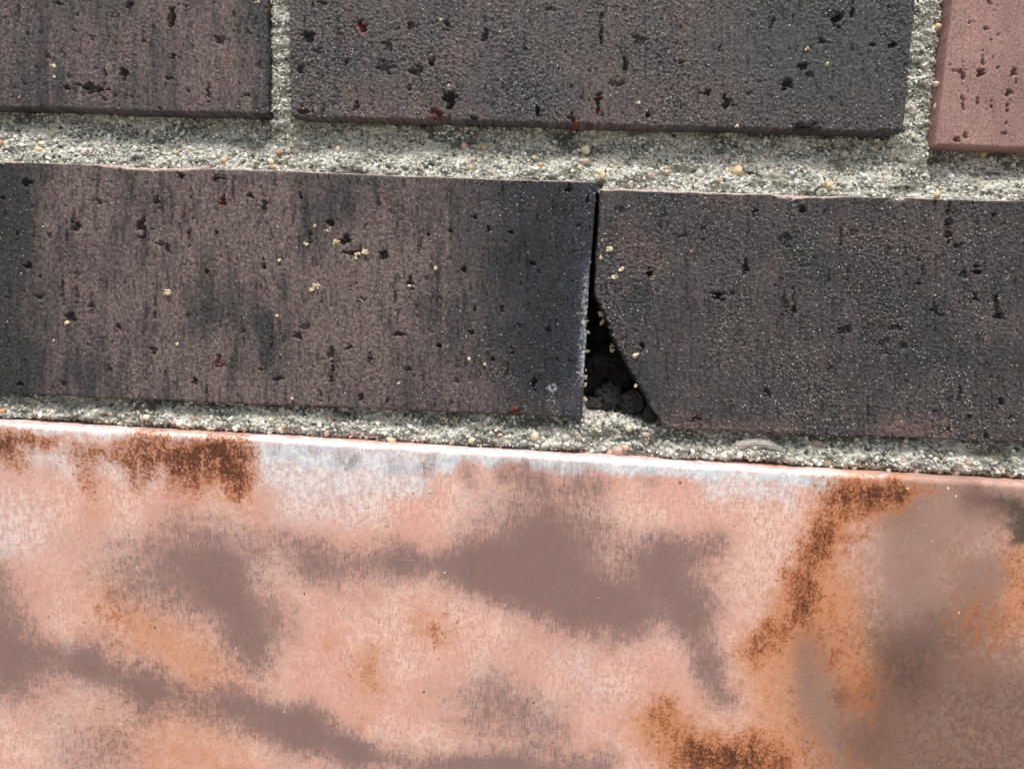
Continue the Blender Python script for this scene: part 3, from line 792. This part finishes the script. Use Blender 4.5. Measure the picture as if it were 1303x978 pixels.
def place_pebbles(lst, j):
    o, P, px, py = j[:4]
    xs = px[0]
    for i, (x, y, r, mi) in enumerate(lst):
        ci = int(np.argmin(np.abs(xs - x)))
        ri = int(np.argmin(np.abs(py[:, ci] - y)))
        yy = P[ri, ci, 1]
        p = on_wall(x, y, yy + r * EDGE_D * 0.22)
        s = r * EDGE_D * 0.95
        q = bpy.data.objects.new('pebble', PEB_MESHES[(mi, i % 2)])
        C.objects.link(q)
        q.parent = o
        q.matrix_parent_inverse = (WALL_INV.inverted() @ Matrix.Identity(4)) @ WALL_INV
        q.matrix_parent_inverse = Matrix.Identity(4)
        q.location = p
        q.rotation_euler = rg.uniform(0, 6.28, 3)
        q.scale = (s, s, s)


place_pebbles([p for p in PEBBLES_TOP if p[1] > 150], j_top)
place_pebbles([p for p in PEBBLES_TOP if p[1] <= 150 and p[0] < 600], h_l)
place_pebbles([p for p in PEBBLES_TOP if p[1] <= 150 and p[0] > 600], h_r)
place_pebbles(PEBBLES_BOT, j_bot)

# smooth arched scrape marks pressed into the lower joint
na, nb = 90, 34
aa = np.radians(np.linspace(184, 352, na))[:, None]
qq = np.linspace(0, 1, nb)[None]
tap = np.clip(np.sin(np.linspace(0.05, math.pi - 0.02, na)), 0, 1)[:, None] ** 0.6
rx_ = 38 - 15 * tap * qq + 1.2 * fbm(aa * 3, aa * 0, 701, 2)
ry_ = 23 - 12 * tap * qq + 1.0 * fbm(aa * 3, aa * 0 + 4, 702, 2)
ax_, ay_ = 963 + rx_ * np.cos(aa), 582 + ry_ * np.sin(aa) + 0 * qq
ripple = 0.5 + 0.5 * np.sin(qq * 27 + 2.2 * fbm(aa * 2.5, qq * 2, 703, 2))
ad = 1.55 - 0.55 * np.sin(np.pi * qq) * tap - 0.22 * ripple * tap + 0.25 * fbm(ax_ / 9, ay_ / 9, 704, 2) + 2.2 * (1 - tap) ** 2
arc_v = on_wall(ax_, ay_, 0.0)
arc_v[..., 1] = ad * MM
arc_c = mixc(np.array([0.26, 0.235, 0.215]), np.array([0.55, 0.51, 0.47]), 0.55 + 0.9 * fbm(ax_ / 10, ay_ / 5, 705, 3)).reshape(-1, 3)
arc_v = arc_v.reshape(-1, 3)
arc_q = grid_quads(na, nb)[:, ::-1]
o = mesh_obj('arched_scrape', np.array(arc_v), np.array(arc_q), M_MORTAR, j_bot[0], col=np.array(arc_c))
o['label'] = 'smooth arched scrape of fine concentric ridges in the pebbly joint'

# lumps of old mortar down in the broken gap
for i, (x, y, r, dpt) in enumerate([(776, 508, 19, 15), (805, 513, 16, 13), (827, 526, 10, 9), (757, 518, 13, 13), (768, 462, 26, 30), (792, 480, 21, 28), (752, 490, 18, 27), (770, 425, 22, 40), (822, 508, 10, 18)]):
    import bmesh
    bm = bmesh.new()
    bmesh.ops.create_icosphere(bm, subdivisions=5, radius=1.0)
    vc = np.array([v.co[:] for v in bm.verts])
    f = 1 + 0.55 * fbm(vc[:, 0] * 1.9 + i * 3, vc[:, 2] * 1.9 + vc[:, 1], 300 + i, 4, 0.6) + 0.42 * fbm(vc[:, 0] * 4 + vc[:, 1] * 3.3, vc[:, 2] * 4 - vc[:, 1] * 2, 310 + i, 4, 0.8)
    for v, k in zip(bm.verts, f):
        v.co = Vector((v.co.x * k, v.co.y * k * 0.8, v.co.z * k))
    me = bpy.data.meshes.new('mortar_lump')
    bm.to_mesh(me); bm.free()
    me.polygons.foreach_set('use_smooth', np.full(len(me.polygons), True))
    a = me.attributes.new('tint', 'FLOAT_COLOR', 'POINT')
    cc = np.ones((len(me.vertices), 4), np.float32); cc[:, :3] = np.array([0.17, 0.155, 0.14])
    a.data.foreach_set('color', cc.ravel())
    me.materials.append(M_DARK)
    q = bpy.data.objects.new('mortar_lump', me)
    C.objects.link(q); q.parent = wall; q.matrix_parent_inverse = WALL_INV
    q.location = on_wall(x, y, dpt * MM)
    s = r * EDGE_D
    q.scale = (s, s, s); q.rotation_euler = (0.3 * i, 0.2, 0.7 * i)

# masonry behind the facing bricks, down to the ground
X0, X1, Z1, Y0, Y1 = -1.2, 1.2, 0.62, 0.0702, 0.30
cv = np.array([(x, y, z) for z in (GZ, Z1) for y in (Y0, Y1) for x in (X0, X1)])
cq = np.array([(0, 1, 5, 4), (1, 3, 7, 5), (3, 2, 6, 7), (2, 0, 4, 6), (4, 5, 7, 6), (0, 2, 3, 1)])
child(mesh_obj('wall_core', cv, cq, M_CORE, wall, smooth=False))

# ------------------------------------------------------------------ copper flashing
copper = bpy.data.objects.new('copper_flashing', None)
C.objects.link(copper)
copper['label'] = 'brushed copper sheet with brown blotches, a tarnished right side and rust stains below the bricks'
copper['category'] = 'flashing'
CY, CR = -0.0032, 0.0019                    # face plane and bend radius
ZBOT = -0.30
copper.location = (0, CY, ZBOT)

BLOTCHES = [([(600, 720), (660, 728), (720, 745), (790, 776)], 24, 26, 1.0), ([(690, 700), (720, 760)], 36, 34, .9), ([(640, 735), (740, 770)], 26, 26, .6), ([(505, 715), (600, 720)], 16, 20, .75), ([(395, 716), (505, 713)], 17, 19, .62), ([(330, 688), (390, 702)], 25, 22, .52),  # brown-mauve blotches mixed into the copper colour
           ([(700, 648), (705, 690)], 40, 40, .6), ([(650, 645), (660, 680)], 26, 26, .28), ([(760, 650), (750, 690)], 22, 24, .36), ([(600, 668)], 26, 26, .22), ([(840, 725), (875, 765)], 30, 28, .85), ([(845, 705), (905, 695)], 18, 18, .65), ([(925, 688)], 12, 12, .35), ([(800, 700), (820, 730)], 20, 20, .3), ([(800, 780), (850, 775)], 22, 22, .55),
           ([(882, 785), (895, 830)], 22, 18, .62), ([(905, 845), (920, 884)], 15, 17, .72), ([(175, 732), (215, 735)], 34, 34, .62), ([(240, 712), (268, 720)], 30, 28, .6), ([(285, 745), (314, 798)], 33, 32, .92), ([(268, 690), (285, 730)], 16, 18, .45), ([(322, 815), (334, 845)], 18, 12, .5), ([(120, 700)], 36, 36, .25), ([(225, 678)], 28, 28, .28), ([(360, 770), (370, 810)], 18, 18, .2),
           ([(-20, 745), (5, 800), (5, 850)], 30, 34, .85), ([(20, 838), (110, 842)], 20, 20, .7), ([(110, 842), (190, 875)], 20, 20, .8), ([(190, 880), (250, 895)], 18, 18, .6), ([(290, 895), (380, 928)], 19, 22, .88), ([(380, 928), (450, 955)], 22, 17, .88), ([(450, 955), (570, 985)], 16, 16, .7), ([(560, 968), (660, 975)], 14, 16, .55),
           ([(600, 982), (770, 976)], 17, 15, .72), ([(635, 890), (690, 925)], 33, 30, .66), ([(600, 905), (560, 890)], 26, 26, .28), ([(100, 970), (150, 955)], 30, 30, .45), ([(60, 900), (120, 930)], 30, 30, .25), ([(430, 740), (460, 760)], 30, 24, .25), ([(960, 700), (970, 760)], 20, 20, .12),
           ([(590, 598), (600, 612)], 10, 8, .55), ([(665, 604), (690, 612)], 12, 10, .55), ([(735, 610), (760, 616)], 12, 10, .55), ([(820, 606), (830, 612)], 8, 8, .4), ([(540, 592), (545, 602)], 9, 8, .5), ([(500, 585), (510, 595)], 8, 8, .4), ([(430, 578), (450, 586)], 9, 9, .5), ([(395, 572)], 8, 8, .4), ([(350, 570)], 9, 9, .4), ([(640, 596), (640, 606)], 7, 7, .4)]
FILM = [([(1170, 640), (1160, 700), (1165, 780)], 75, 80, 1.2), ([(1235, 640), (1320, 640)], 50, 50, 1.1), ([(1250, 730), (1240, 780)], 55, 45, 1.0), ([(1030, 815), (1035, 880), (1050, 930)], 38, 48, .95), ([(1090, 930), (1060, 990)], 50, 50, .9), ([(1150, 850)], 60, 60, .9)]
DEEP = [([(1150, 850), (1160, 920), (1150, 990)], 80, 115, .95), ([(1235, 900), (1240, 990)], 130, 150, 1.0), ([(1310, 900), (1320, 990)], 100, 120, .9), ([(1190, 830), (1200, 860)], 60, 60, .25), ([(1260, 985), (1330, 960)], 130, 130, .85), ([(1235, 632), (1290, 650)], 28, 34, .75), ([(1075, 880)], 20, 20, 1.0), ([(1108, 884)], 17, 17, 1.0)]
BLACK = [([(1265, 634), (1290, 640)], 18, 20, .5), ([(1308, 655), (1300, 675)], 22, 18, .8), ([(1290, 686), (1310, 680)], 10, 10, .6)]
ORANGE = [([(1085, 630), (1055, 680), (1035, 740), (1000, 800), (970, 835)], 46, 46, 1.2), ([(1010, 790), (1010, 850), (990, 930)], 50, 50, .7), ([(1060, 780), (1080, 830)], 50, 40, .8), ([(1075, 790), (1100, 850), (1080, 900)], 62, 50, 1.15), ([(995, 850), (1000, 930)], 55, 50, .9), ([(1120, 640), (1150, 650)], 40, 30, .9),
          ([(1235, 790), (1270, 790), (1310, 760)], 50, 60, 1.1), ([(1305, 710)], 55, 55, 1.1), ([(1215, 700), (1235, 770)], 30, 30, .6), ([(140, 770), (180, 800), (250, 835)], 55, 50, .75), ([(340, 850), (270, 860)], 40, 40, .35),
          ([(200, 920), (280, 960)], 80, 80, .6), ([(465, 862), (470, 840)], 32, 28, .6), ([(560, 800), (540, 790)], 32, 32, .6), ([(420, 822)], 16, 16, .6), ([(462, 920)], 14, 14, .7), ([(840, 930), (900, 960), (970, 975)], 60, 60, 1.1),
          ([(120, 640), (130, 620)], 28, 24, .5), ([(240, 640), (330, 640)], 30, 30, .45), ([(480, 800), (500, 880)], 60, 60, .3), ([(160, 950), (230, 978)], 40, 50, .4), ([(0, 600), (60, 600)], 26, 22, .4), ([(1180, 960)], 30, 30, .3), ([(1110, 910), (1100, 960)], 40, 36, .7)]
RUST = [([(190, 568), (215, 585), (240, 600), (285, 592)], 22, 32, 1.2), ([(240, 575), (300, 580)], 24, 24, 1.1), ([(95, 578), (190, 572)], 16, 20, .72), ([(-5, 562), (62, 562)], 17, 15, .85), ([(8, 575), (20, 592)], 14, 12, .6), ([(115, 600), (120, 620)], 14, 12, .45), ([(170, 590), (180, 610)], 16, 14, .5),
        ([(300, 600), (303, 625)], 16, 14, .65), ([(1065, 628), (1105, 634), (1140, 626)], 24, 18, 1.0), ([(1150, 622), (1185, 622)], 14, 12, .5), ([(1085, 645), (1050, 672)], 22, 20, .55), ([(1050, 680), (1040, 705)], 20, 18, .8), ([(1038, 705), (1025, 760)], 32, 30, .58), ([(1020, 765), (990, 805)], 30, 26, .52), ([(975, 812), (958, 836)], 18, 15, .68), ([(1085, 700), (1095, 690)], 16, 14, .4),
        ([(1065, 845), (1095, 862)], 28, 26, .55), ([(1040, 800), (1080, 800)], 26, 26, .38), ([(1095, 900)], 24, 24, .4), ([(840, 905), (855, 945), (880, 985)], 24, 34, .62), ([(890, 962), (950, 972)], 28, 30, .95), ([(960, 950), (985, 975)], 26, 26, .5), ([(1000, 960), (1020, 940)], 30, 30, .38), ([(1270, 800), (1240, 790)], 28, 28, .40), ([(1295, 720), (1300, 760)], 26, 26, .40), ([(985, 850), (990, 880)], 26, 26, .3), ([(140, 785)], 36, 36, .28), ([(465, 850)], 22, 22, .3), ([(560, 805)], 22, 22, .33), ([(1090, 990), (1040, 970)], 30, 30, .4)]
PALE_SHINE = [([(-40, 536), (330, 556), (868, 590), (1060, 602)], 9, 9, 1.2), ([(0, 570), (120, 582), (200, 600)], 36, 30, .55), ([(330, 572), (440, 585), (560, 592)], 22, 18, .95), ([(340, 605), (420, 618), (540, 618)], 30, 24, .55), ([(560, 582), (800, 596)], 11, 10, .8), ([(800, 594), (900, 602), (1050, 614)], 12, 11, 1.0),  # white sky shine on the lip, pale patches and highlights, put into the colour
         ([(20, 640), (60, 690)], 60, 60, .28), ([(740, 850), (760, 880)], 42, 42, .28), ([(600, 640), (640, 650)], 30, 30, .25), ([(900, 622), (1000, 632)], 22, 22, .5), ([(-10, 690)], 50, 50, .3), ([(360, 650), (470, 655)], 32, 32, .35), ([(1060, 602), (1130, 606)], 6, 5, .9)]


def field(px, py, lst, soft=1.0):
    f = np.zeros_like(px)
    for pts, r0, r1, a in lst:
        if lst is BLOTCHES:
            c_ = 3.4 * (1 - capsule(px, py, pts, r0 * 4.4, (r1 or r0) * 4.4))
            f = 1 - (1 - f) * (1 - a * np.exp(-0.7 * c_ ** 2.0))
            continue
        c_ = 1 - capsule(px, py, pts, r0 * 1.7, (r1 or r0) * 1.7)
        if lst is RUST:
            c_ = 1 - capsule(px, py, pts, r0 * 2.25, (r1 or r0) * 2.25)
        f = 1 - (1 - f) * (1 - min(a, 0.97) * np.exp(-4.2 * c_ ** 2 / max(a, 1.0)) * sstep(1.0, 0.8, c_))
    return f


def copper_masks(px, py):
    wx = px + 20 * fbm(px / 75, py / 75, 501, 6, 0.65); wy = py + 20 * fbm(px / 75, py / 75, 502, 6, 0.65)
    inf = (px > -60) & (px < 1360) & (py < 1040)
    out = {}
    amb = np.clip(0.55 * fbm(px / 120, py / 120, 505, 3) + 0.1, 0, 1) * (~inf)
    for nm, lst in (('blotches', BLOTCHES), ('film', FILM), ('deep', DEEP), ('soot', BLACK), ('orange', ORANGE), ('rust', RUST), ('pale', PALE_SHINE)):
        out[nm] = field(wx, wy, lst) + (amb if nm in ('blotches', 'orange') else 0)
    return out


m, n, l, b = new_mat('tarnished_copper')
tc = n.new('ShaderNodeTexCoord')


def noise(scale, vec_scale, detail=3, rough=0.6):
    mp = n.new('ShaderNodeMapping'); mp.inputs['Scale'].default_value = vec_scale
    l.new(tc.outputs['Object'], mp.inputs['Vector'])
    z = n.new('ShaderNodeTexNoise'); z.inputs['Scale'].default_value = scale
    z.inputs['Detail'].default_value = detail; z.inputs['Roughness'].default_value = rough
    l.new(mp.outputs[0], z.inputs['Vector'])
    return z.outputs['Fac']


def attr(nm):
    a = n.new('ShaderNodeAttribute'); a.attribute_name = nm
    return a.outputs['Fac']


def math_(op, a, b_=None, clamp=False):
    x = n.new('ShaderNodeMath'); x.operation = op; x.use_clamp = clamp
    for i, v in enumerate((a, b_)):
        if v is None: continue
        if isinstance(v, (int, float)): x.inputs[i].default_value = v
        else: l.new(v, x.inputs[i])
    return x.outputs[0]


def ramp(v, a, b_, lo=0.0, hi=1.0):
    x = n.new('ShaderNodeMapRange'); x.interpolation_type = 'SMOOTHSTEP'
    x.inputs['From Min'].default_value = a; x.inputs['From Max'].default_value = b_
    x.inputs['To Min'].default_value = lo; x.inputs['To Max'].default_value = hi
    l.new(v, x.inputs['Value'])
    return x.outputs[0]


def mix(fac, c0, c1):
    x = n.new('ShaderNodeMix'); x.data_type = 'RGBA'
    l.new(fac, x.inputs['Factor'])
    for s, v in ((6, c0), (7, c1)):
        if isinstance(v, tuple): x.inputs[s].default_value = (*v, 1)
        else: l.new(v, x.inputs[s])
    return x.outputs[2]


def mixf(fac, a, b_):
    x = n.new('ShaderNodeMix'); x.data_type = 'FLOAT'
    l.new(fac, x.inputs['Factor'])
    for s, v in ((2, a), (3, b_)):
        if isinstance(v, (int, float)): x.inputs[s].default_value = v
        else: l.new(v, x.inputs[s])
    return x.outputs[0]


hatch = noise(1000, (1.75, 1, 0.30), 3, 0.75)         # upright brushed threads
hatch2 = noise(1000, (0.45, 1, 1.5), 2, 0.6)         # faint cross rubbing
grain = noise(1500, (1, 1, 1), 4, 0.75)
mott = noise(300, (1, 1, 1), 6, 0.75)
mott2 = noise(800, (1, 1, 0.75), 4, 0.75)
blot = noise(45, (1, 1, 1), 5, 0.65)
drip = noise(420, (1.0, 1, 0.22), 4, 0.7)
hm = math_('ADD', math_('MULTIPLY', hatch, 0.75), math_('MULTIPLY', hatch2, 0.25))
hc = math_('SUBTRACT', hm, 0.5)
mc = math_('SUBTRACT', mott, 0.5)
m2 = math_('SUBTRACT', mott2, 0.5)


def plus(*terms):
    t_ = None
    for v, k in terms:
        x = v if k == 1 else math_('MULTIPLY', v, k)
        t_ = x if t_ is None else math_('ADD', t_, x)
    return t_


m4b = math_('SUBTRACT', noise(110, (1, 1, 0.8), 4, 0.7), 0.5)
m3b = math_('SUBTRACT', noise(1700, (1, 1, 0.6), 2, 0.6), 0.5)
bright = mix(ramp(blot, 0.34, 0.66), (0.86, 0.475, 0.38), (0.98, 0.69, 0.59))  # patchy sheen of the clean metal, mixed into its base colour
bright = mix(ramp(plus((hm, 1), (m2, 0.6), (m3b, 0.4)), 0.36, 0.62), (0.68, 0.39, 0.32), bright)


def soft_mask(nm, gain, hk, mk, lo=0.04, hi=1.0):
    """soft mask whose half-way zone breaks up along the brushing"""
    f = attr(nm)
    edge = math_('MULTIPLY', math_('MULTIPLY', f, math_('SUBTRACT', 1.0, f)), 4.0)
    br = math_('MULTIPLY', edge, plus((hc, hk), (mc, mk), (m2, mk)))
    return ramp(plus((f, gain), (br, 1)), lo, hi)


blotch_mask = soft_mask('blotches', 1.05, 2.1, 1.0)
film = soft_mask('film', 1.05, 0.8, 0.9)
orv = soft_mask('orange', 1.0, 0.9, 1.5)
pav = soft_mask('pale', 1.1, 0.6, 1.0)
dpv = soft_mask('deep', 1.0, 0.2, 1.1, 0.08, 1.15)
sov = soft_mask('soot', 1.05, 0.3, 1.6, 0.1, 0.9)
dc = math_('SUBTRACT', drip, 0.5)
m3 = math_('SUBTRACT', noise(1250, (1, 1, 0.8), 3, 0.7), 0.5)
m4 = math_('SUBTRACT', noise(130, (1, 1, 0.8), 5, 0.7), 0.5)
spk = plus((m3, 1.9), (m2, 1.9), (mc, 1.6), (hc, 0.5), (dc, 1.2), (m4, 1.0))
rsum = plus((attr('rust'), 1), (spk, 1))
halo = ramp(plus((attr('rust'), 1.15), (mc, 1.2), (dc, 0.9), (m3, 0.8)), 0.08, 0.75)
ruv = ramp(rsum, 0.46, 0.84)
rud = ramp(plus((attr('rust'), 1), (spk, 0.75)), 0.80, 1.12)
tiny = ramp(noise(420, (1, 1, 1), 2, 0.5), 0.745, 0.78)
c = mix(pav, bright, mix(ramp(mott2, 0.35, 0.65), (0.52, 0.54, 0.60), (0.86, 0.83, 0.82)))
c = mix(math_('MULTIPLY', orv, 0.78), c, mix(ramp(grain, 0.3, 0.7), (0.42, 0.165, 0.062), (0.60, 0.285, 0.140)))
c = mix(math_('MULTIPLY', blotch_mask, 0.93), c, mix(ramp(grain, 0.3, 0.7), (0.180, 0.112, 0.102), (0.222, 0.142, 0.130)))
c = mix(math_('MULTIPLY', film, 0.85), c, mix(ramp(plus((grain, 0.6), (mott, 0.4)), 0.35, 0.65), (0.215, 0.130, 0.104), (0.285, 0.182, 0.148)))
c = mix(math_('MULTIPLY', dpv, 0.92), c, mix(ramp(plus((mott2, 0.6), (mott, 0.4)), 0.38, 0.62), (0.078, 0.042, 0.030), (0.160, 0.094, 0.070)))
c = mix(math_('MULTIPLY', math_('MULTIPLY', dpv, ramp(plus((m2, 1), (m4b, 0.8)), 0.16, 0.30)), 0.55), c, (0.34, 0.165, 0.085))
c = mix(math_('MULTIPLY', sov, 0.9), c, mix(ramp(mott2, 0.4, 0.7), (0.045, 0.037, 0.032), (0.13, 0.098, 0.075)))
c = mix(math_('MULTIPLY', halo, 0.60), c, (0.50, 0.195, 0.085))
c = mix(math_('MULTIPLY', ruv, 0.88), c, mix(ramp(plus((mott2, 0.5), (mott, 0.5)), 0.38, 0.62), (0.15, 0.046, 0.022), (0.38, 0.135, 0.055)))
c = mix(math_('MULTIPLY', rud, 0.88), c, mix(ramp(plus((grain, 0.5), (mott2, 0.5)), 0.38, 0.62), (0.032, 0.013, 0.010), (0.090, 0.036, 0.022)))
c = mix(math_('MULTIPLY', tiny, 0.75), c, (0.11, 0.05, 0.034))
glint = ramp(noise(760, (1, 1, 0.7), 1, 0.5), 0.800, 0.83)
c = mix(math_('MULTIPLY', glint, 0.8), c, (0.93, 0.86, 0.82))  # tiny glints painted in as whitish specks
scr = math_('MULTIPLY', ramp(noise(60, (0.35, 1, 34), 3, 0.6), 0.70, 0.76), ramp(noise(25, (1, 1, 1), 3, 0.6), 0.5, 0.62))
c = mix(math_('MULTIPLY', scr, 0.35), c, (0.95, 0.74, 0.66))
l.new(c, b.inputs['Base Color'])
cover = math_('MAXIMUM', math_('MAXIMUM', math_('MULTIPLY', orv, 0.75), math_('MULTIPLY', blotch_mask, 0.85)), math_('MAXIMUM', math_('MULTIPLY', film, 0.9), math_('MAXIMUM', dpv, ruv)))
cover = math_('MAXIMUM', cover, math_('MULTIPLY', pav, 0.45))
l.new(mixf(cover, 0.45, 0.10), b.inputs['Metallic'])
l.new(mixf(cover, 0.5, 0.14), b.inputs['Specular IOR Level'])
rgh = mixf(cover, 0.46, 0.62)
l.new(math_('ADD', rgh, math_('MULTIPLY', math_('SUBTRACT', grain, 0.5), 0.25)), b.inputs['Roughness'])
bp = n.new('ShaderNodeBump'); bp.inputs['Distance'].default_value = 0.00006; bp.inputs['Strength'].default_value = 0.8
hh = math_('ADD', math_('MULTIPLY', hatch, mixf(blotch_mask, 1.0, 0.35)), math_('MULTIPLY', ruv, 0.8))
hh = math_('ADD', hh, math_('MULTIPLY', grain, 0.35))
l.new(hh, bp.inputs['Height']); l.new(bp.outputs[0], b.inputs['Normal'])
M_COPPER = m

xs_px = axis(-900, 2200, FX0, FX1, 1.9, 20)
ztop = on_wall(xs_px, interp(LIP, xs_px), -0.0006)
zx, zz = ztop[:, 0], ztop[:, 2]
zx_order = np.argsort(zx)
wave = 0.00022 * fbm(zx * 18, zx * 0, 601, 3)


def sheet(name, prof_pts, label=None):
    """prof_pts: list of (y, dz below lip top)"""
    pr = np.array(prof_pts)
    P = np.zeros((len(pr), len(zx), 3))
    P[..., 0] = zx[None]
    P[..., 1] = pr[:, 0][:, None] + wave[None] * (pr[:, 1][:, None] > 0.0005)
    P[..., 2] = zz[None] - pr[:, 1][:, None]
    dep_ = 0.00018 * fbm(P[..., 0] * 22, P[..., 2] * 22, 607, 3)
    P[..., 1] += dep_ * sstep(0.002, 0.012, np.broadcast_to(pr[:, 1][:, None], dep_.shape))
    P[..., 2] += 0.00022 * fbm(zx * 90, zx * 0 + 2, 611, 5, 0.6)[None] * (pr[:, 1][:, None] < 0.002)
    px_, py_ = to_survey(P)
    mk = copper_masks(px_, py_)
    if name == 'folded_lip':                # patchy painted sky shine and grime along the fold
        mk['pale'] = mk['pale'] * np.clip(0.72 + 1.1 * fbm(px_ / 40, py_ / 6, 621, 5, 0.65), 0.1, 1)
        mk['blotches'] = np.maximum(mk['blotches'], np.clip(1.6 * fbm(px_ / 26, py_ / 4, 623, 5, 0.7) - 0.18, 0, 0.8))
    o_ = mesh_obj(name, P.reshape(-1, 3), grid_quads(len(pr), len(zx)), M_COPPER, copper, attrs={k: v.reshape(-1) for k, v in mk.items()})
    o_.matrix_parent_inverse = Matrix.Translation(-copper.location)
    if label: o_['label'] = label
    return o_


arc = [(CY + CR - CR * math.sin(a), CR - CR * math.cos(a)) for a in np.linspace(0, math.pi / 2, 12)]
lip = [(y, 0.0) for y in (0.0090, 0.006, 0.003, 0.001)] + arc
face_dz = np.concatenate([axis(CR, 0.105, 0, 0.105, 0.00046, 0.01), np.linspace(0.112, 0.26, 12)])
sheet('folded_lip', lip, 'pale shiny folded top edge of the copper sheet')
sheet('face_sheet', [(CY, d) for d in face_dz])
